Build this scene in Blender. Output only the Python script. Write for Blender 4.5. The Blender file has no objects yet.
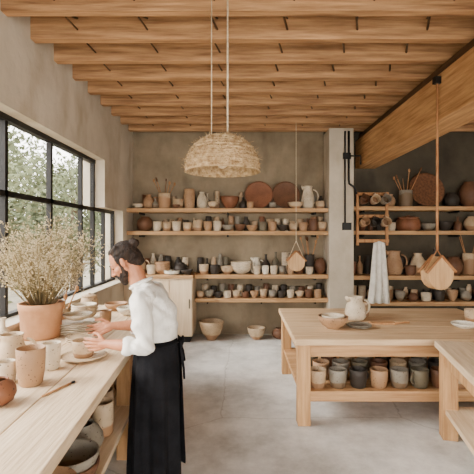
import bpy, math, random
from mathutils import Vector, Matrix, noise
random.seed(7)
sc = bpy.context.scene
COL = sc.collection

# ---------------------------------------------------------------- materials
def lin(c):
    out=[]
    for v in c:
        v/=255.0
        out.append(v/12.92 if v<=0.04045 else ((v+0.055)/1.055)**2.4)
    return (out[0],out[1],out[2],1)

def newmat(name, rough=0.7, spec=0.3):
    m=bpy.data.materials.new(name); m.use_nodes=True
    nt=m.node_tree; b=nt.nodes['Principled BSDF']
    b.inputs['Roughness'].default_value=rough
    b.inputs['Specular IOR Level'].default_value=spec
    return m,nt,b

def noisy(name, c1, c2, scale=4, rough=0.8, bump=0.1, bscale=40, stretch=(1,1,1), detail=6, spec=0.25, lo=0.35, hi=0.65):
    m,nt,b=newmat(name,rough,spec)
    N=nt.nodes; L=nt.links
    tc=N.new('ShaderNodeTexCoord'); mp=N.new('ShaderNodeMapping')
    mp.inputs['Scale'].default_value=stretch
    L.new(tc.outputs['Object'],mp.inputs['Vector'])
    n=N.new('ShaderNodeTexNoise'); n.inputs['Scale'].default_value=scale; n.inputs['Detail'].default_value=detail
    n.inputs['Roughness'].default_value=0.6
    L.new(mp.outputs[0],n.inputs['Vector'])
    r=N.new('ShaderNodeValToRGB')
    r.color_ramp.elements[0].position=lo; r.color_ramp.elements[0].color=lin(c1)
    r.color_ramp.elements[1].position=hi; r.color_ramp.elements[1].color=lin(c2)
    L.new(n.outputs['Fac'],r.inputs['Fac']); L.new(r.outputs['Color'],b.inputs['Base Color'])
    if bump:
        n2=N.new('ShaderNodeTexNoise'); n2.inputs['Scale'].default_value=bscale; n2.inputs['Detail'].default_value=4
        L.new(mp.outputs[0],n2.inputs['Vector'])
        bp=N.new('ShaderNodeBump'); bp.inputs['Strength'].default_value=bump; bp.inputs['Distance'].default_value=0.02
        L.new(n2.outputs['Fac'],bp.inputs['Height']); L.new(bp.outputs[0],b.inputs['Normal'])
    return m

def wood(name,c1,c2,axis='X',rough=0.65,scale=5,bump=0.25):
    s={'X':(0.35,5,5),'Y':(5,0.35,5),'Z':(5,5,0.35)}[axis]
    return noisy(name,c1,c2,scale=scale,rough=rough,bump=bump,bscale=14,stretch=s,detail=8,lo=0.3,hi=0.7)

def ceramic(name,c1,speck=(70,50,35),rough=0.55,foot=None,amount=0.64):
    m,nt,b=newmat(name,rough,0.35)
    N=nt.nodes;L=nt.links
    tc=N.new('ShaderNodeTexCoord')
    n=N.new('ShaderNodeTexNoise'); n.inputs['Scale'].default_value=75; n.inputs['Detail'].default_value=2
    L.new(tc.outputs['Object'],n.inputs['Vector'])
    r=N.new('ShaderNodeValToRGB'); r.color_ramp.elements[0].position=amount; r.color_ramp.elements[1].position=amount+0.07
    r.color_ramp.elements[0].color=lin(c1); r.color_ramp.elements[1].color=lin(speck)
    L.new(n.outputs['Fac'],r.inputs['Fac'])
    n2=N.new('ShaderNodeTexNoise'); n2.inputs['Scale'].default_value=6
    L.new(tc.outputs['Object'],n2.inputs['Vector'])
    mx=N.new('ShaderNodeMix'); mx.data_type='RGBA'; mx.blend_type='MULTIPLY'; mx.inputs[0].default_value=0.45
    L.new(r.outputs['Color'],mx.inputs[6]); 
    r2=N.new('ShaderNodeValToRGB'); r2.color_ramp.elements[0].position=0.35;r2.color_ramp.elements[0].color=(0.45,0.4,0.35,1);r2.color_ramp.elements[1].position=0.6;r2.color_ramp.elements[1].color=(1,1,1,1)
    L.new(n2.outputs['Fac'],r2.inputs['Fac']); L.new(r2.outputs['Color'],mx.inputs[7])
    out=mx.outputs[2]
    if foot:
        sp=N.new('ShaderNodeSeparateXYZ'); L.new(tc.outputs['Generated'],sp.inputs[0])
        ad=N.new('ShaderNodeMath'); ad.operation='ADD'; L.new(sp.outputs['Z'],ad.inputs[0])
        mu=N.new('ShaderNodeMath'); mu.operation='MULTIPLY'; mu.inputs[1].default_value=0.25
        L.new(n2.outputs['Fac'],mu.inputs[0]); L.new(mu.outputs[0],ad.inputs[1])
        r3=N.new('ShaderNodeValToRGB'); r3.color_ramp.elements[0].position=0.42;r3.color_ramp.elements[0].color=(0,0,0,1);r3.color_ramp.elements[1].position=0.47;r3.color_ramp.elements[1].color=(1,1,1,1)
        L.new(ad.outputs[0],r3.inputs['Fac'])
        m2=N.new('ShaderNodeMix'); m2.data_type='RGBA'; L.new(r3.outputs['Color'],m2.inputs[0]); m2.inputs[6].default_value=lin(foot); L.new(out,m2.inputs[7]); out=m2.outputs[2]
    L.new(out,b.inputs['Base Color'])
    return m

M={}
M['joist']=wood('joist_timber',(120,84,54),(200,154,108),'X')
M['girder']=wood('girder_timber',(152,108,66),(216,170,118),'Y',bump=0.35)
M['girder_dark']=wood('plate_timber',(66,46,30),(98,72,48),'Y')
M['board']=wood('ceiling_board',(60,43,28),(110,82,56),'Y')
M['table']=wood('table_wood',(150,108,70),(202,160,114),'X')
M['tabley']=wood('bench_wood',(192,164,130),(228,206,174),'Y',scale=6)
M['tabletop']=wood('table_top_wood',(182,148,110),(220,190,152),'X')
M['leg']=wood('table_leg_wood',(150,108,68),(204,162,114),'Z')
M['shelf']=wood('shelf_wood',(148,110,72),(200,160,114),'X')
M['darkwood']=wood('dark_wood',(74,48,32),(120,80,52),'Z')
M['midwood']=wood('turned_wood',(144,98,60),(192,144,98),'Z')
def stained(name,c1,c2,c3):
    m=noisy(name,c1,c2,scale=1.4,rough=0.95,bump=0.35,bscale=10,detail=10,lo=.32,hi=.68)
    nt=m.node_tree; N=nt.nodes; L=nt.links; b=N['Principled BSDF']
    src=b.inputs['Base Color'].links[0].from_socket
    tc=N.new('ShaderNodeTexCoord'); mp=N.new('ShaderNodeMapping'); mp.inputs['Scale'].default_value=(1.1,1.1,.5); L.new(tc.outputs['Object'],mp.inputs['Vector'])
    n=N.new('ShaderNodeTexNoise'); n.inputs['Scale'].default_value=2.6; n.inputs['Detail'].default_value=8; L.new(mp.outputs[0],n.inputs['Vector'])
    r=N.new('ShaderNodeValToRGB'); r.color_ramp.elements[0].position=.5; r.color_ramp.elements[1].position=.72; r.color_ramp.elements[0].color=(0,0,0,1); r.color_ramp.elements[1].color=(.75,.75,.75,1)
    L.new(n.outputs['Fac'],r.inputs['Fac'])
    mx=N.new('ShaderNodeMix'); mx.data_type='RGBA'; L.new(r.outputs['Color'],mx.inputs[0]); L.new(src,mx.inputs[6]); mx.inputs[7].default_value=lin(c3); L.new(mx.outputs[2],b.inputs['Base Color'])
    return m
M['plaster']=stained('plaster_warm',(178,166,146),(206,195,176),(162,146,122))
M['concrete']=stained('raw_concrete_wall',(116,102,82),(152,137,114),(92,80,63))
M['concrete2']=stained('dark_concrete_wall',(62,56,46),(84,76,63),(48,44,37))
M['black']=noisy('black_steel',(20,19,18),(30,28,27),rough=0.5,bump=0.02)
M['white_cab']=wood('painted_cabinet',(204,178,144),(226,204,172),'Z',rough=0.6,bump=0.05)
M['cloth_white']=noisy('linen_shirt',(218,214,206),(236,233,226),scale=10,rough=0.95,bump=0.15,bscale=60)
M['towel']=noisy('towel_linen',(206,200,188),(228,224,214),scale=10,rough=0.95,bump=0.2,bscale=80)
M['apron']=noisy('black_canvas',(16,16,18),(29,29,32),scale=9,rough=0.95,bump=0.15,bscale=70,spec=.1)
M['trouser']=noisy('dark_trousers',(24,24,28),(40,40,44),rough=0.95,bump=0.1)
M['shoe']=noisy('leather_shoe',(40,28,20),(58,42,30),rough=0.5,bump=0.05)
M['skin']=noisy('skin',(168,108,76),(186,126,92),scale=14,rough=0.55,bump=0.03,spec=0.4)
M['hair']=noisy('brown_hair',(22,15,11),(52,36,25),scale=10,rough=0.6,bump=0.7,bscale=34,stretch=(6,6,1.5))
M['eye']=noisy('eye_dark',(40,30,24),(60,46,36),rough=0.2,bump=0)
M['lip']=noisy('lip_skin',(150,84,70),(160,94,78),rough=0.5,bump=0)
M['straw']=noisy('woven_straw',(142,112,76),(204,176,134),scale=30,rough=0.95,bump=0.9,bscale=70)
M['rope']=noisy('cotton_rope',(186,168,138),(214,198,170),scale=60,rough=0.95,bump=0.4,bscale=200)
M['dry']=noisy('dried_flower',(168,150,114),(212,196,162),scale=12,rough=0.95,bump=0)
M['stem']=noisy('dried_stem',(112,98,68),(146,130,94),scale=12,rough=0.95,bump=0)
M['terra']=noisy('terracotta',(170,122,86),(200,152,114),scale=5,rough=0.9,bump=0.1)
M['leaf']=noisy('tree_leaves',(54,62,42),(104,110,80),scale=1.2,rough=0.8,bump=0)
M['bark']=noisy('tree_bark',(60,50,40),(96,82,68),scale=6,rough=0.9,bump=0.4)
M['ground']=noisy('gravel_ground',(120,114,98),(150,144,128),scale=2,rough=0.95,bump=0.2)
M['hedge']=noisy('garden_wall_stucco',(110,106,92),(138,134,120),scale=1,rough=0.95,bump=0.2)
M['leather']=noisy('tan_leather',(134,88,54),(172,124,82),scale=6,rough=0.6,bump=0.1)
M['plaque']=wood('plaque_wood',(176,134,90),(214,176,130),'Z')
C={}
C['cream']=ceramic('glaze_cream',(208,192,166))
C['white']=ceramic('glaze_white',(228,220,202))
C['sand']=ceramic('glaze_sand',(186,160,128),foot=(144,110,80))
C['tan']=ceramic('glaze_tan',(168,132,98))
C['oat']=ceramic('glaze_oat',(198,174,142),foot=(160,122,88))
C['brown']=ceramic('clay_brown',(104,70,48),(52,34,24))
C['rust']=ceramic('clay_rust',(128,82,56),(64,40,26))
C['dark']=ceramic('glaze_dark',(54,46,39),(26,22,20))
C['grey']=ceramic('glaze_grey',(138,130,116),foot=(110,90,68))
C['olive']=ceramic('glaze_olive',(104,96,78),(54,44,30))
def floor_mat():
    m,nt,b=newmat('polished_concrete_floor',0.55,0.35)
    N=nt.nodes;L=nt.links
    tc=N.new('ShaderNodeTexCoord')
    n=N.new('ShaderNodeTexNoise'); n.inputs['Scale'].default_value=1.3; n.inputs['Detail'].default_value=12; n.inputs['Roughness'].default_value=0.72
    L.new(tc.outputs['Object'],n.inputs['Vector'])
    r=N.new('ShaderNodeValToRGB'); r.color_ramp.elements[0].position=0.36; r.color_ramp.elements[0].color=lin((176,173,167)); r.color_ramp.elements[1].position=0.62; r.color_ramp.elements[1].color=lin((234,232,227))
    L.new(n.outputs['Fac'],r.inputs['Fac'])
    v=N.new('ShaderNodeTexVoronoi'); v.feature='DISTANCE_TO_EDGE'; v.inputs['Scale'].default_value=0.55
    mxv=N.new('ShaderNodeMix'); mxv.data_type='RGBA'; mxv.inputs[0].default_value=0.18
    L.new(tc.outputs['Object'],mxv.inputs[6]); L.new(n.outputs['Color'],mxv.inputs[7]); L.new(mxv.outputs[2],v.inputs['Vector'])
    rc=N.new('ShaderNodeValToRGB'); rc.color_ramp.elements[0].position=0.0; rc.color_ramp.elements[0].color=(0.62,0.6,0.57,1); rc.color_ramp.elements[1].position=0.004; rc.color_ramp.elements[1].color=(1,1,1,1)
    L.new(v.outputs['Distance'],rc.inputs['Fac'])
    mx=N.new('ShaderNodeMix'); mx.data_type='RGBA'; mx.blend_type='MULTIPLY'; mx.inputs[0].default_value=.8
    L.new(r.outputs['Color'],mx.inputs[6]); L.new(rc.outputs['Color'],mx.inputs[7]); L.new(mx.outputs[2],b.inputs['Base Color'])
    bp=N.new('ShaderNodeBump'); bp.inputs['Strength'].default_value=0.12; L.new(n.outputs['Fac'],bp.inputs['Height']); L.new(bp.outputs[0],b.inputs['Normal'])
    return m
M['floor']=floor_mat()
def glass_mat():
    m=bpy.data.materials.new('window_glass'); m.use_nodes=True; nt=m.node_tree; nt.nodes.clear()
    o=nt.nodes.new('ShaderNodeOutputMaterial'); t=nt.nodes.new('ShaderNodeBsdfTransparent'); g=nt.nodes.new('ShaderNodeBsdfGlossy'); g.inputs['Roughness'].default_value=0.02
    x=nt.nodes.new('ShaderNodeMixShader'); x.inputs[0].default_value=0.06
    nt.links.new(t.outputs[0],x.inputs[1]); nt.links.new(g.outputs[0],x.inputs[2]); nt.links.new(x.outputs[0],o.inputs[0])
    return m
M['glass']=glass_mat()

# ---------------------------------------------------------------- mesh builder
class MB:
    def __init__(s): s.v=[];s.f=[];s.mi=[];s.sm=[];s.mats=[]
    def add(s,verts,faces,mat,smooth=True):
        if mat not in s.mats: s.mats.append(mat)
        k=s.mats.index(mat); o=len(s.v)
        s.v+= [tuple(p) for p in verts]
        for f in faces:
            s.f.append([i+o for i in f]); s.mi.append(k); s.sm.append(smooth)
    def box(s,x0,x1,y0,y1,z0,z1,mat,T=None):
        vs=[Vector((x,y,z)) for x in (x0,x1) for y in (y0,y1) for z in (z0,z1)]
        if T: vs=[T@v for v in vs]
        s.add(vs,[(0,1,3,2),(4,6,7,5),(0,4,5,1),(2,3,7,6),(0,2,6,4),(1,5,7,3)],mat,False)
    def tube(s,pts,rad,mat,segs=8,closed=False):
        pts=[Vector(p) for p in pts]; n=len(pts)
        if not hasattr(rad,'__len__'): rad=[rad]*n
        vs=[];fs=[]; prev=None
        for i,p in enumerate(pts):
            if closed: d=pts[(i+1)%n]-pts[i-1]
            else: d=pts[min(i+1,n-1)]-pts[max(i-1,0)]
            d.normalize()
            if prev is None:
                a=Vector((0,0,1)) if abs(d.z)<0.9 else Vector((1,0,0))
                prev=d.cross(a).normalized()
            u=(prev-d*prev.dot(d)).normalized(); w=d.cross(u); prev=u
            for k in range(segs):
                t=2*math.pi*k/segs
                vs.append(p+(u*math.cos(t)+w*math.sin(t))*rad[i])
        m=n if closed else n-1
        for i in range(m):
            for k in range(segs):
                a=i*segs+k;b=i*segs+(k+1)%segs;j=((i+1)%n)*segs
                fs.append((a,b,j+(k+1)%segs,j+k))
        if not closed:
            fs.append(tuple(range(segs))[::-1]); fs.append(tuple(range((n-1)*segs,n*segs)))
        s.add(vs,fs,mat)
    def lathe(s,prof,mat,c=(0,0,0),segs=28,T=None,wob=0):
        vs=[];fs=[];idx=[]
        for (r,z) in prof:
            if r<1e-6:
                idx.append((len(vs),1)); vs.append(Vector((c[0],c[1],c[2]+z)))
            else:
                idx.append((len(vs),segs))
                for k in range(segs):
                    t=2*math.pi*k/segs; rr=r*(1+wob*math.sin(3*t+z*9))
                    vs.append(Vector((c[0]+rr*math.cos(t),c[1]+rr*math.sin(t),c[2]+z)))
        for i in range(len(idx)-1):
            (a,na),(b,nb)=idx[i],idx[i+1]
            for k in range(segs):
                k2=(k+1)%segs
                if na==1 and nb==1: continue
                if na==1: fs.append((a,b+k2,b+k))
                elif nb==1: fs.append((a+k,a+k2,b))
                else: fs.append((a+k,a+k2,b+k2,b+k))
        if T: vs=[T@v for v in vs]
        s.add(vs,fs,mat)
    def ell(s,c,r,mat,R=None,seg=24,rings=14):
        vs=[];fs=[]; c=Vector(c)
        def P(th,ph):
            v=Vector((r[0]*math.sin(th)*math.cos(ph),r[1]*math.sin(th)*math.sin(ph),r[2]*math.cos(th)))
            if R: v=R@v
            return c+v
        vs.append(P(0,0))
        for i in range(1,rings):
            for k in range(seg): vs.append(P(math.pi*i/rings,2*math.pi*k/seg))
        vs.append(P(math.pi,0)); last=len(vs)-1
        for k in range(seg):
            fs.append((0,1+k,1+(k+1)%seg))
            o=1+(rings-2)*seg; fs.append((last,o+(k+1)%seg,o+k))
        for i in range(rings-2):
            for k in range(seg):
                a=1+i*seg; fs.append((a+k,a+seg+k,a+seg+(k+1)%seg,a+(k+1)%seg))
        s.add(vs,fs,mat)
    def cap(s,a,b,ra,rb,mat,segs=14):
        a=Vector(a);b=Vector(b);d=(b-a)
        L=d.length
        if L<1e-6: return s.ell(a,(ra,)*3,mat)
        d/=L; pts=[];rad=[]
        for i in range(5):
            t=math.pi/2*(i/5); pts.append(a-d*ra*math.cos(t)); rad.append(max(ra*math.sin(t),ra*0.04))
        pts.append(a);rad.append(ra);pts.append(b);rad.append(rb)
        for i in range(1,6):
            t=math.pi/2*(i/5); pts.append(b+d*rb*math.sin(t)); rad.append(max(rb*math.cos(t),rb*0.04))
        s.tube(pts,rad,mat,segs)
    def obj(s,name,loc=(0,0,0),rot=(0,0,0),bevel=0,parent=None,solid=0,sub=0):
        me=bpy.data.meshes.new(name); me.from_pydata(s.v,[],s.f)
        for m in s.mats: me.materials.append(m)
        me.polygons.foreach_set('material_index',s.mi)
        me.polygons.foreach_set('use_smooth',s.sm)
        me.update()
        o=bpy.data.objects.new(name,me); COL.objects.link(o)
        o.location=loc;o.rotation_euler=rot
        if bevel:
            b=o.modifiers.new('bev','BEVEL'); b.width=bevel; b.segments=2; b.limit_method='ANGLE'
        if solid:
            b=o.modifiers.new('sol','SOLIDIFY'); b.thickness=solid
        if sub:
            b=o.modifiers.new('sub','SUBSURF'); b.levels=sub; b.render_levels=sub
        if parent: o.parent=parent
        return o

# ---------------------------------------------------------------- room
XL,XR,YB,YF=-1.86,5.4,6.95,-2.6
ZC=3.66
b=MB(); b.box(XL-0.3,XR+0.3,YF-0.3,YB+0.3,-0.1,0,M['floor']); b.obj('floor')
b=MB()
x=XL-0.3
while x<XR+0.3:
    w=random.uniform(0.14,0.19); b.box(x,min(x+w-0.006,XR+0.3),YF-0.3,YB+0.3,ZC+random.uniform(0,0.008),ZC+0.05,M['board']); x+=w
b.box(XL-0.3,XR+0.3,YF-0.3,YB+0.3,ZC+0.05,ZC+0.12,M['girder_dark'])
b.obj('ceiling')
b=MB()
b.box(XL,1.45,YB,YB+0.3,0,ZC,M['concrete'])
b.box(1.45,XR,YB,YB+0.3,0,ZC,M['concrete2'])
b.obj('wall_back')
b=MB()
P=M['plaster']
b.box(XL-0.3,XL,YF,YB+0.3,0,0.98,P)
b.box(XL-0.3,XL,YF,YB+0.3,2.75,ZC,P)
b.box(XL-0.3,XL,5.5,YB+0.3,2.1,2.75,P)
b.box(XL-0.3,XL,6.35,YB+0.3,0.98,2.1,P)
b.box(XL-0.3,XL,YF,-2.2,0.98,2.75,P)
b.obj('wall_left')
b=MB(); b.box(XR,XR+0.3,YF,YB+0.3,0,ZC,P); b.obj('wall_right')
ZW=2.75  # head height of the fill-light opening added behind the camera
b=MB()
b.box(XL-0.3,XL+0.3,YF-0.3,YF,0,ZC,P); b.box(XR-0.3,XR+0.3,YF-0.3,YF,0,ZC,P); b.box(XL+0.3,XR-0.3,YF-0.3,YF,ZW,ZC,P)
b.obj('wall_front')
b=MB()
for i in range(7):
    xx=XL+0.33+i*(XR-XL-0.66)/6; b.box(xx-0.03,xx+0.03,YF-0.18,YF-0.12,0,ZW,M['black'])
for z in (0.03,2.1,ZW-.03): b.box(XL+0.3,XR-0.3,YF-0.18,YF-0.12,z-0.03,z+0.03,M['black'])
b.obj('added_fill_window')  # unseen window, added behind the camera to let in fill light
b=MB(); b.box(1.45,1.85,6.5,YB,0,ZC-0.2,M['plaster']); b.obj('column',bevel=0.01)
y=3.1-0.445*12
while y<6.9:
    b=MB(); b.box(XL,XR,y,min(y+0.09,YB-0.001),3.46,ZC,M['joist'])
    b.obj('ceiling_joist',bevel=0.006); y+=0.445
b=MB()
y=3.1-0.445*2
while y<6.4:
    x=XL+0.3
    while x<XR-0.4:
        for sgn in (1,-1):
            a=Vector((x,y+0.09,3.64 if sgn>0 else 3.54)); c=Vector((x+0.12,y+0.445,3.54 if sgn>0 else 3.64))
            b.tube([a,c],0.010,M['board'],4)
        x+=0.62
    y+=0.445
b.obj('joist_bridging')
b=MB(); b.box(2.0,2.35,YF,YB,2.87,3.34,M['girder']); b.box(2.06,2.29,YF,YB,3.34,3.459,M['girder_dark']); b.obj('ceiling_girder',bevel=0.012)

# window left
b=MB(); xw=-2.02
BK=M['black']
def bar(y0,y1,z0,z1,t=0.05): b.box(xw-t/2,xw+t/2,y0,y1,z0,z1,BK)
bar(-2.2,6.35,0.98,1.04,0.07); bar(-2.2,5.5,2.70,2.75,0.07); bar(-2.2,6.35,2.05,2.10)
yy=5.06
while yy>-2.2:
    bar(yy-0.022,yy+0.022,1.04,2.70); yy-=0.82
bar(5.45,5.5,1.04,2.70); bar(6.30,6.35,1.04,2.05); bar(5.88,5.92,1.04,2.05); bar(-2.2,-2.15,1.04,2.70)
b.box(xw-0.003,xw+0.003,-2.15,5.45,1.04,2.70,M['glass']); b.box(xw-0.003,xw+0.003,5.5,6.3,1.04,2.05,M['glass'])
b.obj('window_1')
b=MB(); b.box(-1.985,-1.80,-2.2,6.35,0.981,1.01,M['plaster']); b.obj('trim_1')

# exterior
b=MB(); b.box(-30,XL-0.3,-20,40,-0.15,-0.02,M['ground']); b.obj('garden_ground')
b=MB(); b.box(-11.2,-11.0,-14,32,-0.02,2.3,M['hedge']); b.obj('garden_wall')
def tree(x,y,h,r,n):
    b=MB(); pts=[(x,y,-0.05),(x+0.1,y+0.05,h*0.35),(x-0.05,y,h*0.6),(x+0.05,y+0.1,h*0.9)]
    b.tube(pts,[0.12,0.09,0.06,0.02],M['bark'],8)
    for i in range(16):
        a=random.uniform(0,6.28); z0=h*random.uniform(0.22,0.8); L=r*random.uniform(.6,1)
        p0=Vector((x,y,z0)); p1=p0+Vector((math.cos(a)*L*.5,math.sin(a)*L*.5,L*.35)); p2=p0+Vector((math.cos(a)*L,math.sin(a)*L,L*.5))
        b.tube([p0,p1,p2],[0.03,0.018,0.006],M['bark'],5)
        for j in range(n//16):
            t=random.uniform(0.35,1.1); q=p0.lerp(p2,t)+Vector([random.gauss(0,0.25) for _ in range(3)])
            u=Vector([random.gauss(0,1) for _ in range(3)]).normalized(); w=u.orthogonal().normalized(); s=random.uniform(0.05,0.09)
            b.add([q-u*s,q+w*s*.5,q+u*s,q-w*s*.5],[(0,1,2,3)],M['leaf'],False)
    b.obj('garden_tree')
for (x,y,h,r) in [(-5,7.2,3.2,1.3),(-6.2,9.5,4.2,1.8),(-4.8,11.5,3.4,1.4),(-7.5,12.5,4.6,2.0),(-8,7.5,4.0,1.8),(-6.5,16,4.6,2.0),(-9,19,5,2.2),(-7.5,24,5.5,2.6)]:
    tree(x,y,h,r,4000)

# ---------------------------------------------------------------- vessels
PR={
 'cup':[(.72,0),(.8,.04),(.93,.35),(.98,.7),(1,1)],
 'cylinder':[(.88,0),(.96,.05),(1,.4),(.98,.8),(.96,1)],
 'bowl':[(.42,0),(.44,.07),(.7,.28),(.88,.55),(.97,.82),(1,1)],
 'vase':[(.55,0),(.85,.15),(1,.38),(.95,.58),(.68,.78),(.46,.88),(.44,.94),(.54,1)],
 'bottle':[(.8,0),(.98,.08),(1,.35),(.9,.52),(.5,.66),(.28,.74),(.26,.93),(.36,1)],
 'round':[(.5,0),(.82,.15),(1,.42),(.97,.62),(.78,.84),(.52,.94),(.55,1)],
 'plate':[(.55,0),(.6,.15),(.85,.55),(1,1)],
 'jug':[(.75,0),(.95,.12),(1,.35),(.88,.62),(.68,.8),(.66,.9),(.74,1)],
 'jar':[(.75,0),(.95,.1),(1,.45),(.9,.74),(.8,.8)],
}
NAMES={'cup':'ceramic_cup','cylinder':'ceramic_tumbler','bowl':'ceramic_bowl','vase':'ceramic_vase','bottle':'ceramic_bottle','round':'round_pot','plate':'ceramic_plate','jug':'ceramic_jug','jar':'lidded_jar','mug':'ceramic_mug'}
OCC=[]
def vessel(kind,x,y,z,r,h,mat,name=None,rz=0,rot=None,tools=0):
    OCC.append((x,y,z,r))
    mat=C[mat] if isinstance(mat,str) else mat
    key='cup' if kind=='mug' else kind
    p=[(a*r,bz*h) for a,bz in PR[key]]
    t=max(0.004,min(0.012,r*0.07))
    prof=[(0,0)]+p
    if kind!='jar':
        inner=[(max(a-t,0.002),max(bz,t*1.3)) for a,bz in reversed(p)]
        top=(p[-1][0]-t*.5,p[-1][1]+t*.4)
        prof+= [top]+inner+[(0,t*1.3)]
    else:
        prof+=[(r*.88,h*.81),(r*.86,h*.86),(r*.5,h*.93),(r*.14,h*.94),(r*.17,h*.99),(r*.1,h),(0,h)]
    b=MB(); b.lathe(prof,mat,segs=28,wob=0.006)
    if kind in('mug','jug'):
        pts=[]; rr=h*.3; x0=r*0.9
        for i in range(9):
            a=math.pi*(i/8)-math.pi/2; pts.append((x0+math.cos(a)*rr*.8,0,h*.55+math.sin(a)*rr))
        b.tube(pts,max(0.006,r*.1),mat,8)
    if kind=='jug':
        b.tube([(-r*.62,0,h*.86),(-r*.82,0,h*.96),(-r*.98,0,h*1.02)],[r*.26,r*.2,r*.1],mat,10)
    for i in range(tools):
        a=6.28*i/tools+0.4; L=h*random.uniform(1.7,2.3)
        p0=Vector((0.3*r*math.cos(a+3),0.3*r*math.sin(a+3),t*2)); p1=Vector((.8*r*math.cos(a),.8*r*math.sin(a),h)); d=(p1-p0).normalized(); p2=p0+d*L
        b.tube([p0,p1,p2],0.006,M['midwood'],6)
        if i%2: b.tube([p2-d*.02,p2+d*.02,p2+d*.06],[.007,.016,.006],M['darkwood'],8)
        else: b.ell(p2,(0.018,0.009,0.03),M['midwood'],seg=10,rings=8)
    return b.obj(name or NAMES[kind],loc=(x,y,z),rot=rot or (0,0,rz))
def stack(kind,x,y,z,r,h,mat,n,dz):
    for i in range(n): vessel(kind,x,y,z+i*dz,r,h,mat)

# ---------------------------------------------------------------- shelves
SY0=6.56
def shelf(x0,x1,z,name='display_shelf'):
    b=MB(); b.box(x0,x1,SY0,YB,z-0.065,z,M['shelf'])
    n=3
    for i in range(n):
        xx=x0+0.2+(x1-x0-0.4)*i/(n-1)
        b.box(xx-0.012,xx+0.012,SY0+0.06,YB,z-0.10,z-0.065,M['black'])
    b.obj(name,bevel=0.004)
A,B,Cz,D=2.16,1.785,1.07,0.68
shelf(XL,1.449,A); shelf(XL,1.449,B); shelf(-0.74,1.449,Cz); shelf(-0.74,1.449,D)
Y=6.74
def V(k,x,z,r,h,m,y=Y,**kw): return vessel(k,x,y,z,r,h,m,**kw)
def lean(x,z,r,m,y=6.80,name='ceramic_plate'):
    ang=math.radians(76)
    OCC.append((x,6.85,z,r*.95))
    b=MB()
    prof=[(0,0),(r*.55,0),(r*.62,.006),(r*.9,.022),(r,.035),(r*.99,.042),(r*.88,.032),(r*.6,.018),(0,.016)]
    b.lathe(prof,C[m] if isinstance(m,str) else m,segs=36)
    b.obj(name,loc=(x,y+0.0,z+r*math.sin(ang)+0.002),rot=(ang,0,0))
rf=random.Random(3)
def filler(x0,x1,z,hmin,hmax,y=6.87,step=.06,p=.9):
    x=x0
    while x<x1:
        r=rf.uniform(.045,.068)
        if all(abs(z-oz)>.3 or math.hypot(x-ox,y-oy)>r+orr+.004 for ox,oy,oz,orr in OCC) and rf.random()<p:
            vessel(rf.choice(['cup','cylinder','bottle','vase','cup','round','cylinder']),x,y,z,r,rf.uniform(hmin,hmax),rf.choice(['cream','sand','tan','oat','brown','dark','grey','olive','rust','sand','dark']))
            x+=r
        x+=step*.5
# shelf A
V('bowl',-1.72,A,.10,.08,'cream'); V('vase',-1.54,A,.095,.24,'tan'); V('cylinder',-1.27,A,.11,.26,'oat',tools=5); V('bottle',-1.41,A,.055,.17,'grey',y=6.66)
V('cup',-1.04,A,.09,.16,'sand'); V('cylinder',-.85,A,.09,.33,'tan'); V('vase',-.64,A,.09,.28,'cream'); V('bowl',-.46,A,.09,.12,'oat')
V('bowl',-.17,A,.16,.20,'rust'); V('bottle',.05,A,.06,.19,'dark'); lean(.32,A,.24,'rust'); lean(.78,A,.24,'brown',y=6.82); V('bowl',.92,A,.13,.10,'oat',y=6.63)
V('jug',1.14,A,.11,.38,'cream',rz=0.2); V('cylinder',1.35,A,.08,.13,'sand')
V('bowl',-1.06,A,.07,.06,'brown',y=6.61); V('cup',.54,A,.06,.10,'grey',y=6.66); V('cup',.17,A,.06,.11,'tan',y=6.62)
filler(-1.78,1.40,A,.18,.32)
# shelf B
V('round',-1.60,B,.14,.24,'brown')
for i,(x,k,m) in enumerate([(-1.38,'cup','cream'),(-1.22,'cup','sand'),(-1.06,'cup','cream'),(-.88,'mug','oat'),(-.70,'cylinder','sand'),(-.54,'cup','tan'),(-.38,'cup','cream'),(-.20,'bowl','grey'),(.0,'bowl','brown'),(.20,'bowl','tan'),(.38,'cup','olive'),(.54,'cup','tan'),(.71,'bowl','dark'),(.89,'cup','sand'),(1.05,'mug','tan'),(1.22,'cylinder','brown'),(1.37,'cup','sand')]):
    hh={'cup':.14,'mug':.15,'cylinder':.17,'bowl':.10}[k]; V(k,x,B,.075 if k!='bowl' else .095,hh*random.uniform(.9,1.2),m,y=6.68+random.uniform(-.02,.02))
filler(-1.4,1.40,B,.16,.26,y=6.865)
# shelf C
stack('bowl',.02,6.72,Cz,.18,.12,'cream',3,.04)
V('jug',.27,Cz,.09,.26,'white',y=6.84); V('bowl',-.21,Cz,.12,.13,'sand',y=6.69); V('cup',-.42,Cz,.08,.15,'dark',y=6.68); V('cup',-.60,Cz,.08,.16,'oat',y=6.68)
V('bottle',.44,Cz,.075,.32,'dark',y=6.82); V('bottle',.61,Cz,.07,.36,'olive',y=6.83)
for x,m in [(.28,'cream'),(.42,'white'),(.56,'cream'),(.70,'grey'),(.84,'tan')]: V('cup',x,Cz,.062,.14,m,y=6.64)
stack('cup',.78,6.84,Cz,.07,.14,'cream',4,.07)
V('bottle',1.0,Cz,.08,.38,'brown'); V('cylinder',1.18,Cz,.085,.32,'dark',tools=5,y=6.78); V('round',1.345,Cz,.10,.26,'brown',y=6.72); V('cup',1.15,Cz,.06,.12,'cream',y=6.62)
filler(-.68,1.40,Cz,.22,.36,y=6.87)
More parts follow.
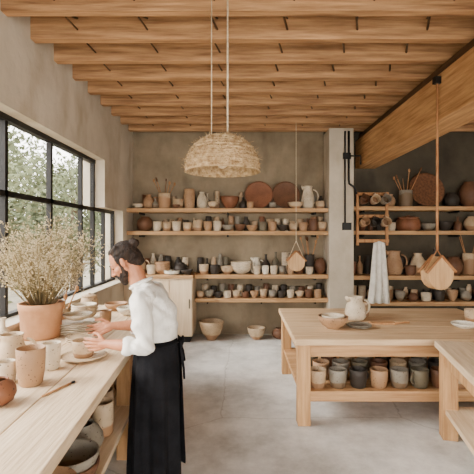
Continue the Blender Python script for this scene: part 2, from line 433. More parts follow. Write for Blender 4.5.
# shelf D
x=-.66;i=0
while x<1.40:
    m=['sand','grey','dark','cream','oat','brown','tan'][i%7]; k=['cup','bowl','cup','cylinder','cup'][i%5]
    V(k,x,D,.064 if k!='bowl' else .074,random.uniform(.10,.14),m,y=6.65); V('cylinder',x+.06,D,.055,random.uniform(.15,.23),['cream','dark','grey','brown'][i%4],y=6.84)
    x+=.15;i+=1
vessel('bowl',-.47,6.6,0,.20,.30,'sand',name='large_clay_bowl'); vessel('bowl',.27,6.62,0,.15,.19,'oat',name='large_clay_bowl'); vessel('round',.66,6.66,0,.13,.17,'brown'); vessel('bowl',.95,6.7,0,.13,.12,'dark',name='large_clay_bowl')
# right alcove shelves
for z in (2.19,1.79,1.05,.62): shelf(1.851,XR,z)
RY=6.76
def R(k,x,z,r,h,m,y=RY,**kw): return vessel(k,x,y,z,r,h,m,**kw)
z=2.19
R('vase',2.56,z,.09,.22,'tan',y=6.82); R('cylinder',2.80,z,.11,.28,'grey',tools=6); lean(3.16,z,.30,M['darkwood'],name='wooden_sieve_tray',y=6.80); R('round',3.58,z,.12,.24,'dark'); R('round',3.88,z,.17,.42,'brown'); R('bowl',4.22,z,.15,.20,'sand'); R('jug',4.5,z,.1,.28,'cream'); R('bottle',4.75,z,.09,.3,'dark'); R('bowl',5.1,z,.14,.15,'tan')
filler(2.45,5.2,z,.15,.26)
z=1.79
R('jar',2.84,z,.20,.26,'rust'); R('cup',2.56,z,.07,.14,'cream');R('bowl',3.18,z,.12,.12,'grey'); R('bowl',3.46,z,.13,.16,'dark'); R('bottle',3.68,z,.065,.24,'brown'); R('round',3.92,z,.13,.24,'sand'); R('cup',4.18,z,.09,.16,'cream'); R('cup',4.42,z,.08,.15,'tan'); R('jug',4.8,z,.1,.25,'brown')
filler(2.1,5.2,z,.14,.24)
z=1.05
R('jug',2.60,z,.14,.40,'tan'); R('cup',2.84,z,.09,.16,'brown',y=6.66); R('vase',3.02,z,.13,.36,'oat',y=6.80); R('bottle',3.27,z,.10,.44,'dark',y=6.72); R('round',3.58,z,.15,.30,'brown',y=6.70); R('cylinder',3.87,z,.11,.36,'sand',tools=4); R('bowl',4.18,z,.16,.2,'cream'); R('bottle',4.5,z,.1,.44,'olive'); R('round',4.9,z,.16,.3,'tan')
filler(1.95,5.2,z,.2,.36)
z=.62
for i in range(13): R(['cup','bowl','round','cup'][i%4],2.45+i*.22,z,.085,random.uniform(.12,.2),['tan','grey','brown','cream','dark'][i%5],y=6.68)
filler(1.95,5.2,z,.15,.26)

# peg rack with mugs
b=MB()
x0,x1=1.90,2.42; ry=6.52
for xx in (x0,x1-.04): b.box(xx,xx+.04,ry,ry+.035,1.55,2.42,M['midwood'])
for z in (2.36,2.0,1.6): b.box(x0,x1,ry-.03,ry,z,z+.05,M['midwood'])
for z in (2.36,2.0):
    for i in range(3): b.tube([(x0+.09+i*.17,ry-.02,z+.02),(x0+.09+i*.17,ry-.12,z+.03)],.009,M['darkwood'],8)
b.obj('mug_rack',bevel=0.003)
for zi,z in enumerate((2.36,2.0)):
    for i in range(3):
        m=['brown','oat','grey','tan','dark','sand'][(i+zi*3)%6]
        r_,h_=.072,.17
        o=vessel('mug',0,0,0,r_,h_,m)
        ang=math.radians(-78)
        hx,hz=r_*.9+h_*.3*.8,h_*.55
        R_=Matrix.Rotation(math.radians(90),3,'Z')@Matrix.Rotation(ang,3,'Y')
        top=R_@Vector((hx-.008,0,hz))
        o.rotation_euler=R_.to_euler()
        peg=Vector((x0+.09+i*.17,ry-.10,z+.018))
        o.location=peg-top
# towel
b=MB(); vs=[];fs=[];nx,nz=24,14
for j in range(nz+1):
    for i in range(nx+1):
        u=i/nx; v=j/nz; w=.09+.09*v
        vs.append((2.24+(u-.5)*2*w,6.44+.035*math.sin(u*19+v)*(0.3+.7*v)+.01*math.sin(v*7),1.62-1.0*v-.06*abs(u-.5)*(1-v)))
for j in range(nz):
    for i in range(nx): a=j*(nx+1)+i; fs.append((a,a+1,a+nx+2,a+nx+1))
b.add(vs,fs,M['towel']); b.obj('hanging_towel',solid=.008)
# conduit
b=MB()
b.tube([(1.76,6.47,3.40),(1.76,6.47,2.62),(1.77,6.47,2.55),(1.84,6.47,2.50),(1.875,6.47,2.44),(1.88,6.47,2.38)],.018,M['black'],8)
b.tube([(1.70,6.47,3.40),(1.70,6.47,1.9)],.014,M['black'],8)
b.tube([(1.76,6.47,3.0),(1.95,6.47,3.0),(1.95,6.47,2.86)],.014,M['black'],8)
b.box(1.66,1.80,6.45,6.5,1.80,1.92,M['black']); b.box(1.67,1.79,6.455,6.5,2.95,3.05,M['black'])
b.obj('electrical_conduit')

# ---------------------------------------------------------------- back counter (left)
b=MB(); XC=XL+.006; YC=YB-.006
b.box(XC,-.76,6.38,YC,.10,1.03,M['white_cab']); b.box(XC,-.745,6.34,YC,1.03,1.08,M['shelf']); b.box(XC,-.80,6.42,YC,0,.10,M['black'])
for i in range(3):
    xx=XC+.02+i*.36; b.box(xx,xx+.345,6.365,6.38,.13,1.0,M['white_cab']); b.box(xx+.30,xx+.315,6.35,6.365,.55,.70,M['black'])
b.obj('storage_cabinet',bevel=.003)
z=1.08
stack('bowl',-1.28,6.6,z,.13,.09,'tan',4,.035); V('round',-.98,z,.12,.18,'dark',y=6.62); V('bowl',-.86,z,.10,.08,'dark',y=6.45); stack('plate',-1.10,6.47,z,.13,.03,'white',4,.012); V('cup',-1.45,z,.08,.15,'cream',y=6.55); V('jug',-1.66,z,.11,.26,'sand',y=6.62)
filler(-1.75,-.80,z,.18,.34,y=6.86)

# ---------------------------------------------------------------- left workbench
def xin(y): return -0.62-0.28*(y-0.5)/4.1
b=MB()
y0,y1=0.2,4.7
def slab(z0,z1,inx,outx,y0,y1,mat):
    vs=[(outx,y0,z0),(inx(y0),y0,z0),(inx(y1),y1,z0),(outx,y1,z0),(outx,y0,z1),(inx(y0),y0,z1),(inx(y1),y1,z1),(outx,y1,z1)]
    b.add(vs,[(0,3,2,1),(4,5,6,7),(0,1,5,4),(1,2,6,5),(2,3,7,6),(3,0,4,7)],mat,False)
W=4
for i in range(W):
    f0=i/W; f1=(i+1)/W-0.004
    def inn(y,f=f1): return XL+.02+(xin(y)-XL-.02)*f
    def out(y,f=f0): return XL+.02+(xin(y)-XL-.02)*f
    vs=[(out(y0),y0,.84),(inn(y0),y0,.84),(inn(y1),y1,.84),(out(y1),y1,.84),(out(y0),y0,.9),(inn(y0),y0,.9),(inn(y1),y1,.9),(out(y1),y1,.9)]
    b.add(vs,[(0,3,2,1),(4,5,6,7),(0,1,5,4),(1,2,6,5),(2,3,7,6),(3,0,4,7)],M['tabley'],False)
slab(.72,.84,lambda y:xin(y)-.06,XL+.1,y0+.05,y0+.09,M['tabley'])
vs=[(xin(y0)-.09,y0+.05,.76),(xin(y0)-.06,y0+.05,.76),(xin(y1)-.06,y1-.05,.76),(xin(y1)-.09,y1-.05,.76)]
vs+= [(p[0],p[1],.84) for p in vs]
b.add(vs,[(0,3,2,1),(4,5,6,7),(0,1,5,4),(1,2,6,5),(2,3,7,6),(3,0,4,7)],M['tabley'],False)
slab(.38,.42,lambda y:xin(y)-.02,XL+.02,y0+.05,y1-.05,M['tabley'])
for yy in (.35,3.05,4.5):
    xi=xin(yy)-.05; b.box(xi-.10,xi,yy,yy+.10,0,.84,M['leg']); b.box(XL+.03,XL+.13,yy,yy+.10,0,.84,M['leg'])
b.obj('pottery_workbench',bevel=.005)
Z=.9
vessel('jug',-1.38,2.42,Z,.09,.22,'oat',rz=.3); vessel('cup',-1.15,2.2,Z,.075,.20,'tan'); vessel('cup',-1.155,2.45,Z,.055,.16,'cream'); vessel('round',-1.17,1.94,Z,.078,.12,'rust'); vessel('cylinder',-1.30,2.22,Z,.05,.12,'cream')
vessel('plate',-1.04,2.66,Z,.15,.022,'oat')
vessel('cup',-1.04,2.66,Z+.012,.074,.11,'sand',name='clay_pot_in_progress')
stack('plate',-1.36,3.35,Z,.16,.022,'cream',6,.014); vessel('bowl',-1.36,3.35,Z+.11,.12,.05,'cream')
stack('plate',-1.20,3.05,Z,.12,.02,'oat',3,.014)
stack('bowl',-1.52,3.9,Z,.12,.07,'cream',4,.025); vessel('cup',-1.25,3.72,Z,.055,.12,'tan'); vessel('cylinder',-1.60,3.60,Z,.06,.16,'oat',tools=5); vessel('bowl',-1.15,4.1,Z,.11,.08,'white'); vessel('jar',-1.62,4.3,Z,.09,.2,'sand'); vessel('bowl',-1.35,4.35,Z,.12,.08,'tan')
vessel('bottle',-1.66,2.80,Z,.06,.24,'cream')
b=MB()
b.tube([(-1.0,2.02,Z+.006),(-.93,2.2,Z+.006)],.005,M['midwood'],6); b.ell((-.925,2.215,Z+.006),(.012,.02,.005),M['black'],seg=8,rings=6); b.obj('trimming_tool')
zs=.42
for (k,x,y,r,h,m) in [('bowl',-.86,1.75,.14,.12,'dark'),('bowl',-.87,2.06,.14,.13,'brown'),('round',-.93,2.36,.12,.19,'grey'),('cylinder',-.90,2.62,.07,.21,'oat'),('cylinder',-.98,2.84,.08,.20,'sand'),('bowl',-1.2,1.9,.14,.12,'sand'),('bowl',-1.25,2.4,.14,.12,'tan'),('cup',-1.0,3.4,.08,.15,'oat'),('round',-1.1,3.7,.11,.18,'brown'),('bowl',-1.2,1.4,.13,.1,'oat'),('bowl',-.86,1.42,.14,.12,'sand')]:
    vessel(k,x,y,zs,r,h,m)
vessel('bowl',-.86,1.75,zs+.045,.14,.12,'grey'); vessel('bowl',-.86,1.75,zs+.09,.14,.12,'tan'); vessel('bowl',-.87,2.06,zs+.05,.14,.13,'grey')

# planter + dried plant
px,py=-1.60,3.22
b=MB(); r=.165;h=.28
b.lathe([(0,0),(r*.84,0),(r*.88,.02),(r*.97,h*.78),(r*1.0,h*.8),(r*1.04,h*.99),(r*1.0,h),(r*.92,h*.98),(r*.88,h*.8),(r*.8,h*.74),(0,h*.74)],M['terra'],segs=36)
b.obj('terracotta_planter',loc=(px,py,.9))
b=MB()
base=Vector((px,py,.9+h*.73))
for i in range(170):
    a=random.uniform(0,6.28); t=random.random()**.6*0.85
    L=random.uniform(.5,.84)*(1-.15*t)
    d=Vector((math.cos(a)*math.sin(t),math.sin(a)*math.sin(t),math.cos(t)))
    if px+d.x*L<-1.93: d.x*=.35
    p0=base+Vector((math.cos(a)*.06*t,math.sin(a)*.06*t,0)); p1=p0+d*L*.5+Vector((0,0,.03)); p2=p0+d*L
    b.tube([p0,p1,p2],[.003,.0022,.0012],M['stem'],4)
    for j in range(10):
        s=random.uniform(.3,1.0); q=(p0.lerp(p1,s*2) if s<.5 else p1.lerp(p2,s*2-1)); e=q+Vector((random.gauss(0,.055),random.gauss(0,.055),abs(random.gauss(0.03,.04))))
        if e.x<-1.95: continue
        b.tube([q,e],[.0013,.0008],M['stem'],3)
        for kx in range(4):
            c=e+Vector([random.gauss(0,.016) for _ in range(3)]); s2=random.uniform(.004,.008)
            if c.x<-1.96: continue
            b.add([c+Vector((s2,0,0)),c+Vector((0,s2,0)),c+Vector((-s2,0,0)),c+Vector((0,-s2,0)),c+Vector((0,0,s2)),c+Vector((0,0,-s2))],[(0,1,4),(1,2,4),(2,3,4),(3,0,4),(1,0,5),(2,1,5),(3,2,5),(0,3,5)],M['dry'],False)
b.obj('dried_flower_bouquet')

# ---------------------------------------------------------------- right table
b=MB()
x0,x1,y0,y1,zt=.49,2.75,3.56,5.08,.79
n=6
for i in range(n):
    b.box(x0,x1,y0+(y1-y0)*i/n,y0+(y1-y0)*(i+1)/n-.004,zt-.055,zt,M['tabletop'])
b.box(x0+.05,x1-.05,y0+.05,y0+.09,zt-.17,zt-.055,M['table']); b.box(x0+.05,x1-.05,y1-.09,y1-.05,zt-.17,zt-.055,M['table'])
b.box(x0+.05,x0+.09,y0+.05,y1-.05,zt-.17,zt-.055,M['leg']); b.box(x1-.09,x1-.05,y0+.05,y1-.05,zt-.17,zt-.055,M['leg'])
for xx in (x0+.03,x1-.15):
    for yy in (y0+.03,y1-.15): b.box(xx,xx+.115,yy,yy+.115,0,zt-.055,M['leg'])
for i in range(5):
    yy=y0+.05+(y1-y0-.1)*i/5; b.box(x0+.05,x1-.05,yy,yy+(y1-y0-.1)/5-.008,.27,.31,M['table'])
b.box(x0+.06,x1-.06,y0+.035,y0+.05,.22,.315,M['table'])
b.obj('wooden_work_table',bevel=.006)
zt=.79
vessel('bowl',.93,4.0,zt,.15,.12,'tan',name='large_clay_bowl'); vessel('bowl',.93,4.0,zt+.055,.115,.075,'cream')
vessel('jug',1.27,4.4,zt,.115,.25,'cream',rz=.15); vessel('cup',1.42,4.6,zt,.07,.14,'sand'); stack('plate',1.20,4.02,zt,.12,.02,'grey',2,.014)
vessel('bowl',2.24,4.0,zt,.12,.05,'white'); vessel('cup',2.5,4.3,zt,.08,.13,'oat')
b=MB(); b.box(1.36,1.62,4.14,4.22,zt,zt+.02,M['midwood']); b.tube([(1.62,4.18,zt+.012),(1.78,4.20,zt+.014)],.011,M['midwood'],8); b.obj('wooden_paddle',bevel=.004)
b=MB(); b.tube([(1.05,4.28,zt+.006),(1.12,4.12,zt+.006)],.006,M['darkwood'],6); b.ell((1.125,4.10,zt+.008),(.014,.022,.006),M['black'],seg=8,rings=6); b.obj('trimming_tool')
zz=.31
i=0
for y,off in ((3.72,0),(3.95,.08),(4.2,.02)):
    x=.72+off
    while x<2.5:
        vessel(['cup','cup','mug'][i%3],x,y,zz,.082,.165,['sand','grey','dark','tan','grey','olive','brown'][i%7],rz=random.uniform(0,6)); x+=.19;i+=1

# foreground right bench
b=MB()
w,d=1.25,1.25
for i in range(4): b.box(w*i/4,w*(i+1)/4-.004,-d,0,.745,.80,M['tabley'])
b.box(.05,w-.05,-.09,-.05,.62,.745,M['table']); b.box(.05,w-.05,-d+.05,-d+.09,.62,.745,M['table']); b.box(.05,.09,-d+.05,-.05,.62,.745,M['leg']); b.box(w-.09,w-.05,-d+.05,-.05,.62,.745,M['leg'])
for xx in (.03,w-.15):
    for yy in (-d+.06,-.15): b.box(xx,xx+.12,yy,yy+.12,0,.745,M['leg'])
b.box(.05,w-.05,-d+.08,-.05,.22,.26,M['tabley'])
b.obj('wooden_workbench',loc=(1.70,3.50,0),rot=(0,0,math.radians(-12)),bevel=.006)
vessel('bowl',2.4,3.0,.80,.13,.09,'cream')

# ---------------------------------------------------------------- hanging things
b=MB()
prof=[]
n=16
for i in range(n+1):
    t=i/n; a=t*math.pi/2; prof.append((.255*math.sin(a)**.85 if a>0 else 0,.235*math.cos(a)))
prof2=[(max(r-.012,0),z-.012 if r<.2 else z) for r,z in reversed(prof)]
prof2[-1]=(0,.222)
b.lathe(prof+[(.262,-.012),(.25,-.015)]+prof2,M['straw'],segs=56,wob=.008)
for i in range(13):
    t=(i+1)/13.5; a=t*math.pi/2; rr=.257*math.sin(a)**.85; zz_=.237*math.cos(a)
    b.tube([(rr*math.cos(q*.1745),rr*math.sin(q*.1745),zz_+.003*math.sin(q*2.3)) for q in range(36)],.006,M['straw'],5,closed=True)
for i in range(420):
    a=random.uniform(0,6.28); t=random.uniform(.25,1.5); rr=.257*math.sin(t)**.85; zz_=.235*math.cos(t)
    p=Vector((rr*math.cos(a),rr*math.sin(a),zz_)); dd=Vector([random.gauss(0,1) for _ in range(3)])*.02+Vector((math.cos(a),math.sin(a),-.3))*.006
    b.tube([p,p+dd*.5+Vector((0,0,-.002)),p+dd],.0016,M['straw'],3)
b.tube([(-.075,0,.20),(-.075,.0,1.235)],.004,M['rope'],6)
b.tube([(.035,0,.20),(.035,0,1.235)],.007,M['rope'],6)
b.lathe([(0,.26),(.02,.255),(.03,.235),(.03,.22),(0,.22)],M['straw'],c=(.035,0,0),segs=16)
b.ell((0,0,.07),(.045,.045,.06),M['white_cab'],seg=16,rings=10)
b.tube([(0,0,.12),(0,0,.22)],.018,M['black'],10)
b.box(-.11,.07,-.03,.03,1.235,1.31,M['joist'])
b.obj('woven_pendant_lamp',loc=(-.12,2.745,2.165))
def house(mb,w,h,t,mat,trim):
    o=[(-w,h*.10)]
    for q in range(1,8):
        a=math.pi+math.pi*q/8; o.append((w*math.cos(a),h*.0+h*.48*math.sin(a)))
    o+=[(w,h*.10),(0,h*.55)]
    k=len(o)
    vs=[(x,-t,z) for x,z in o]+[(x,t,z) for x,z in o]
    mb.add(vs,[tuple(range(k)),tuple(range(k,2*k))[::-1]]+[(i,i+k,(i+1)%k+k,(i+1)%k) for i in range(k)],mat,False)
    for a_,c_ in (((-w*1.15,h*.06),(0,h*.58)),((w*1.15,h*.06),(0,h*.58))):
        for s_ in (-t,t): mb.tube([(a_[0],s_,a_[1]),(c_[0],s_,c_[1])],.014,trim,6)
b=MB()
b.tube([(0,0,.33),(0,0,2.16)],.006,M['rope'],6)
b.tube([(0,0,.33),(-.12,0,.05)],.006,M['rope'],6); b.tube([(0,0,.33),(.12,0,.05)],.006,M['rope'],6)
house(b,.135,.30,.035,M['plaque'],M['leather'])
b.obj('hanging_wooden_plaque',loc=(.87,6.20,1.30),bevel=.004)
b=MB()
b.tube([(0,0,.24),(0,0,1.95)],.013,M['leather'],8)
b.tube([(0,0,.24),(-.15,0,.04)],.007,M['leather'],6); b.tube([(0,0,.24),(.15,0,.04)],.007,M['leather'],6)
house(b,.15,.32,.06,M['plaque'],M['leather'])
b.box(-.035,.028,-.03,.03,1.90,1.97,M['black'])
b.obj('hanging_wooden_plaque',loc=(1.972,4.0,1.33),rot=(0,0,.25),bevel=.004)

# ---------------------------------------------------------------- the potter
V3=Vector
b=MB(); S=M['skin']
hc=V3((-.785,2.70,1.540)); tt=math.radians(36)
fF=V3((-math.cos(tt),0,-math.sin(tt))); fU=V3((-math.sin(tt),0,math.cos(tt))); fS=V3((0,-1,0))
RH=Matrix((fF,fS,fU)).transposed()
def H(f,s,u): return hc+fF*f+fS*s+fU*u
def hell(mb,c,r,mat,R2=None): mb.ell(H(*c),r,mat,R=RH if R2 is None else RH@R2,seg=32,rings=20)
hell(b,(-.015,0,.03),(.096,.074,.085),S); hell(b,(.028,0,-.03),(.060,.058,.082),S)
b.cap(H(.0,.050,-.05),H(.055,.018,-.10),.024,.020,S); b.cap(H(.0,-.050,-.05),H(.055,-.018,-.10),.024,.020,S); b.cap(H(.06,0,-.098),H(.068,0,-.09),.022,.02,S)
b.cap(H(.072,.034,.018),H(.084,.0,.018),.012,.012,S); b.cap(H(.072,-.034,.018),H(.084,.0,.018),.012,.012,S)
b.cap(H(.086,0,.008),H(.112,0,-.034),.008,.0115,S); b.cap(H(.098,.011,-.038),H(.098,-.011,-.038),.0085,.0085,S)
b.cap(H(.06,.042,-.03),H(.045,.05,-.03),.018,.016,S); b.cap(H(.06,-.042,-.03),H(.045,-.05,-.03),.018,.016,S)
b.cap(H(.084,.018,-.066),H(.084,-.018,-.066),.0075,.0075,S)
for sg in (1,-1):
    hell(b,(-.012,sg*.078,-.012),(.018,.009,.031),S,Matrix.Rotation(math.radians(-12),3,'Y'))
    b.cap(H(.073,sg*.022,.003),H(.070,sg*.038,.003),.0095,.0095,S)
nb=V3((-.670,2.70,1.365))
b.cap(nb,H(-.035,0,-.045),.062,.056,S)
def E(c,r,ang=0): b.ell(c,r,S,R=Matrix.Rotation(ang,3,'Y'),seg=32,rings=20)
E((-.560,2.70,1.06),(.138,.168,.15)); E((-.580,2.70,1.18),(.142,.176,.16),-.25); E((-.612,2.70,1.27),(.122,.180,.115),-.35)
b.cap((-.615,2.55,1.318),(-.615,2.85,1.318),.070,.070,S); b.cap((-.64,2.64,1.352),(-.64,2.76,1.352),.056,.056,S)
E((-.545,2.70,.93),(.130,.168,.14))
LS,LE,LW=V3((-.62,2.515,1.305)),V3((-.585,2.455,1.03)),V3((-.850,2.535,1.030))
RS,RE,RW=V3((-.62,2.885,1.305)),V3((-.675,2.935,1.06)),V3((-.895,2.80,1.085))
for (s_,e_,w_) in ((LS,LE,LW),(RS,RE,RW)):
    b.cap(s_,s_.lerp(e_,.5),.066,.060,S); b.cap(s_.lerp(e_,.5),e_,.060,.050,S)
    cu=e_.lerp(w_,.33); b.cap(e_,cu,.051,.047,S)
    dd=(w_-e_).normalized(); b.tube([cu-dd*.015,cu-dd*.01,cu+dd*.03,cu+dd*.035],[.047,.054,.054,.047],S,20)
    b.cap(e_,e_.lerp(w_,.45),.043,.041,S); b.cap(e_.lerp(w_,.45),w_,.041,.027,S)
def hand(w,d,a,n,curl):
    d=d.normalized(); a=(a-d*a.dot(d)).normalized(); n=(n-d*n.dot(d)-a*n.dot(a)).normalized()
    b.cap(w,w+d*.03,.026,.022,S)
    lens=[.90,1.0,.94,.76]
    for i in range(4):
        off=(1.5-i)*.0225
        k=w+d*(.088-.004*abs(i-1)-(.006 if i==3 else 0))+a*off
        b.cap(w+d*.015+a*off*.55,k,.015,.0125,S)
        ang=curl[0]; p=k; sp=a*(1.5-i)*.045
        for L,rr,r2,c_ in ((.043,.0098,.0088,curl[0]),(.027,.0088,.0080,curl[1]),(.021,.0080,.0066,curl[2])):
            if L<.043: ang+=c_
            q=p+((d+sp)*math.cos(ang)+n*math.sin(ang))*L*lens[i]; b.cap(p,q,rr,r2,S,segs=10); p=q
    t0=w+d*.022+a*.024+n*.006; t1=t0+(d*.55+a*.62+n*.35).normalized()*.042; t2=t1+(d*.85+a*.25+n*.45).normalized()*.032; t3=t2+(d*.95+n*.45).normalized()*.024
    b.cap(t0,t1,.0150,.0118,S,segs=10); b.cap(t1,t2,.0112,.0098,S,segs=10); b.cap(t2,t3,.0098,.0078,S,segs=10)
hand(LW,V3((-.99,.14,-.10)),V3((0,-.1,1)),V3((.1,1,-.1)),(.12,.42,.35))
hand(RW,V3((-.95,-.26,-.22)),V3((0,.35,.9)),V3((-.2,-1,-.3)),(.15,.42,.35))
for sy in (-1,1):
    hp=V3((-.55,2.70+sy*.095,.90)); kn=V3((-.57,2.70+sy*.10,.50)); an=V3((-.53,2.70+sy*.105,.10))
    b.cap(hp,kn,.092,.064,S); b.cap(kn,kn.lerp(an,.35),.063,.060,S); b.cap(kn.lerp(an,.35),an,.060,.048,S)
    b.cap(an+V3((.03,0,-.055)),an+V3((-.08,0,-.058)),.040,.040,S); b.cap(an+V3((-.08,0,-.058)),an+V3((-.15,sy*.01,-.066)),.040,.032,S)
raw=b.obj('raw_body')
rm=raw.modifiers.new('r','REMESH'); rm.mode='VOXEL'; rm.voxel_size=.0042; rm.use_smooth_shade=True
sm=raw.modifiers.new('s','SMOOTH'); sm.factor=.5; sm.iterations=3
dg=bpy.context.evaluated_depsgraph_get()
me=bpy.data.meshes.new_from_object(raw.evaluated_get(dg)); me.name='potter_body'
bpy.data.objects.remove(raw)
me.materials.clear()
for mm in (M['skin'],M['cloth_white'],M['trouser'],M['shoe'],M['lip']): me.materials.append(mm)
cdirL=(LW-LE).normalized(); cdirR=(RW-RE).normalized()
def cls(p):
    if (p-(nb+V3((-.005,0,.045)))).dot(V3((-.45,0,.9)))>0 and p.z>1.33 and (p-hc).length<.26: 
        q=p-hc; f,s,u=q.dot(fF),q.dot(fS),q.dot(fU)
        if abs(u+.066)<.009 and f>.082 and abs(s)<.024: return 4
        return 0
    if p.z<.085: return 3
    if p.z<.985 and p.x>-.76: return 2
    for e_,dd,L in ((LE,cdirL,(LW-LE).length),(RE,cdirR,(RW-RE).length)):
        q=p-e_; t=q.dot(dd)
        if t>L*.33+.032 and (q-dd*t).length<.12 : return 0
    return 1
mi=[0]*len(me.polygons)
for i,pl in enumerate(me.polygons): mi[i]=cls(pl.center)
me.polygons.foreach_set('material_index',mi); me.polygons.foreach_set('use_smooth',[True]*len(mi))
vm={}
for i,pl in enumerate(me.polygons):
    for v in pl.vertices: vm[v]=min(vm.get(v,9),1 if mi[i]==1 else 0)
nrm=[v.normal.copy() for v in me.vertices]
for v in me.vertices:
    if vm.get(v.index,0)==1:
        p=v.co
        fold=math.sin((p.z*1.0+p.x*1.1)*62+5*noise.noise(p*6))*max(0,noise.noise(p*5+V3((3,1,2)))+.3)
        f=noise.noise(V3((p.x*13+p.z*9,p.y*9,p.z*11-p.x*12)))*.016+fold*.016
        v.co=p+nrm[v.index]*(f+.004)
me.update()
man=bpy.data.objects.new('potter_man',me); COL.objects.link(man)
b=MB(); HR=M['hair']
hell(b,(-.034,0,.042),(.093,.082,.086),HR)
hell(b,(-.068,0,-.015),(.062,.068,.075),HR)
b.cap(H(-.085,.03,-.055),H(-.085,-.03,-.055),.03,.03,HR)
b.cap(H(.02,.030,.092),H(.038,.0,.090),.022,.022,HR); b.cap(H(.02,-.030,.092),H(.038,.0,.090),.022,.022,HR)
for sg in(1,-1):
    b.cap(H(.012,sg*.068,.035),H(.012,sg*.067,-.03),.014,.011,HR)
    b.cap(H(.012,sg*.062,-.03),H(.018,sg*.055,-.07),.015,.020,HR); b.cap(H(.018,sg*.053,-.07),H(.062,sg*.024,-.108),.021,.024,HR)
    b.cap(H(.05,sg*.045,-.068),H(.07,sg*.03,-.085),.014,.015,HR)
    b.cap(H(.102,sg*.003,-.051),H(.084,sg*.030,-.066),.0065,.006,HR)
    b.cap(H(.084,sg*.030,-.064),H(.075,sg*.028,-.09),.008,.014,HR)
    b.cap(H(.087,sg*.016,.025),H(.078,sg*.042,.024),.0065,.0045,HR)
b.cap(H(.072,0,-.100),H(.072,0,-.118),.026,.022,HR)
b.ell(H(-.128,0,.062),(.036,.034,.034),HR); b.cap(H(-.07,0,.05),H(-.105,0,.058),.026,.02,HR)
for i in range(26):
    a=i/26*6.28; b.tube([H(.028,.05*math.cos(a),.085+.02*math.sin(a)),H(-.03,.075*math.cos(a),.10+.02*math.sin(a)),H(-.10,.02*math.cos(a),.060+.02*math.sin(a))],.006,HR,5)
raw=b.obj('raw_hair')
rm=raw.modifiers.new('r','REMESH'); rm.mode='VOXEL'; rm.voxel_size=.0036; rm.use_smooth_shade=True
sm=raw.modifiers.new('s','SMOOTH'); sm.factor=.5; sm.iterations=2
dg=bpy.context.evaluated_depsgraph_get()
me=bpy.data.meshes.new_from_object(raw.evaluated_get(dg)); me.name='hair_and_beard'; bpy.data.objects.remove(raw)
me.materials.clear(); me.materials.append(HR); me.polygons.foreach_set('use_smooth',[True]*len(me.polygons))
ns=[v.normal.copy() for v in me.vertices]
for v in me.vertices:
    q=v.co-hc; v.co+=ns[v.index]*noise.noise(V3((q.dot(fF)*22,q.y*90,q.dot(fU)*60)))*.004
o=bpy.data.objects.new('hair_and_beard',me); COL.objects.link(o); o.parent=man
b=MB()
for sg in(1,-1): b.ell(H(.0735,sg*.030,-.003),(.0105,.0115,.008),M['eye'],R=RH,seg=14,rings=10)
b.obj('eyes',parent=man)
b=MB(); pts=[]
for q in range(28):
    a=q*2*math.pi/28; pts.append(V3((-.667+.070*math.cos(a),2.70+.068*math.sin(a),1.396+.035*math.cos(a)+.0)))
b.tube(pts,.010,M['cloth_white'],8,closed=True); b.obj('shirt_collar',parent=man)
b=MB(); vs=[];fs=[];seg=96
lv=[(1.035,.142,.172,0,-.560),(1.0,.146,.176,.0,-.560),(.93,.154,.186,.004,-.557),(.84,.160,.194,.010,-.557),(.7,.164,.196,.016,-.560),(.55,.168,.200,.021,-.563),(.4,.172,.204,.025,-.566),(.25,.176,.208,.028,-.566),(.15,.178,.210,.030,-.566)]
for (z,rx,ry,am,cx) in lv:
    for k in range(seg+1):
        a=.10+ (2*math.pi-.20)*k/seg
        fo=am*(math.sin(a*9+1.5*math.sin(a*2)+z*.8)*.6+math.sin(a*17+z*2)*.25)
        vs.append((cx+(rx+fo)*math.cos(a),2.70+(ry+fo)*math.sin(a),z+.012*math.sin(a*3)*(1 if z<.2 else 0)))
n=seg+1
for j in range(len(lv)-1):
    for k in range(seg): a=j*n+k; fs.append((a,a+n,a+n+1,a+1))
b.add(vs,fs,M['apron']); b.obj('long_apron',parent=man,solid=.006,sub=1)
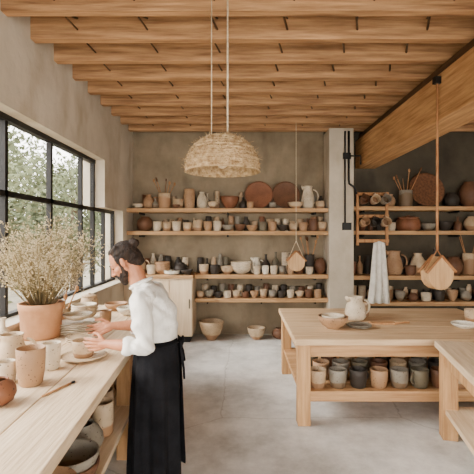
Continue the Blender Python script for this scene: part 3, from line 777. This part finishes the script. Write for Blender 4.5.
b=MB(); pts=[(-.560+.150*math.cos(q*.2094),2.70+.180*math.sin(q*.2094),1.012) for q in range(30)]
b.tube(pts,.010,M['apron'],6,closed=True)
kx=(-.402,2.68,1.005)
b.ell(kx,(.018,.02,.016),M['apron'],seg=12,rings=8)
for dy,dz in ((-.055,-.02),(.05,-.01)):
    b.tube([kx,(kx[0]+.015,kx[1]+dy*.6,kx[2]+.03),(kx[0]+.015,kx[1]+dy,kx[2]+dz),(kx[0]+.01,kx[1]+dy*.5,kx[2]-.03),kx],.007,M['apron'],6)
b.tube([kx,(-.385,2.65,.93),(-.372,2.64,.84),(-.368,2.645,.77)],[.008,.009,.009,.008],M['apron'],6)
b.tube([kx,(-.385,2.70,.94),(-.375,2.71,.87)],[.008,.009,.008],M['apron'],6)
b.obj('apron_tie',parent=man)

# ---------------------------------------------------------------- world, hazy sun & camera
w=bpy.data.worlds.new('World'); sc.world=w; w.use_nodes=True
nt=w.node_tree; bg=nt.nodes['Background']
tc=nt.nodes.new('ShaderNodeTexCoord'); sp=nt.nodes.new('ShaderNodeSeparateXYZ'); rp=nt.nodes.new('ShaderNodeValToRGB')
nt.links.new(tc.outputs['Generated'],sp.inputs[0]); nt.links.new(sp.outputs['Z'],rp.inputs['Fac'])
rp.color_ramp.elements[0].color=(1,.95,.88,1); rp.color_ramp.elements[1].color=(1,.98,.96,1)
nt.links.new(rp.outputs['Color'],bg.inputs['Color']); bg.inputs['Strength'].default_value=11.5
sl=bpy.data.lights.new('hazy_sun','SUN'); sl.energy=9; sl.angle=math.radians(28); sl.color=(1,.95,.87)
so=bpy.data.objects.new('hazy_sun',sl); COL.objects.link(so); so.location=(-8,0,7)
so.rotation_euler=Vector((1,.22,-.62)).to_track_quat('-Z','Y').to_euler()

cam=bpy.data.cameras.new('Camera'); co=bpy.data.objects.new('Camera',cam); COL.objects.link(co)
co.location=(0,0,1.72); co.rotation_euler=(math.radians(90),0,0)
cam.sensor_width=36; cam.lens=36*400/474; cam.shift_x=-3/474; cam.shift_y=-2/474
cam.clip_start=.05
sc.camera=co
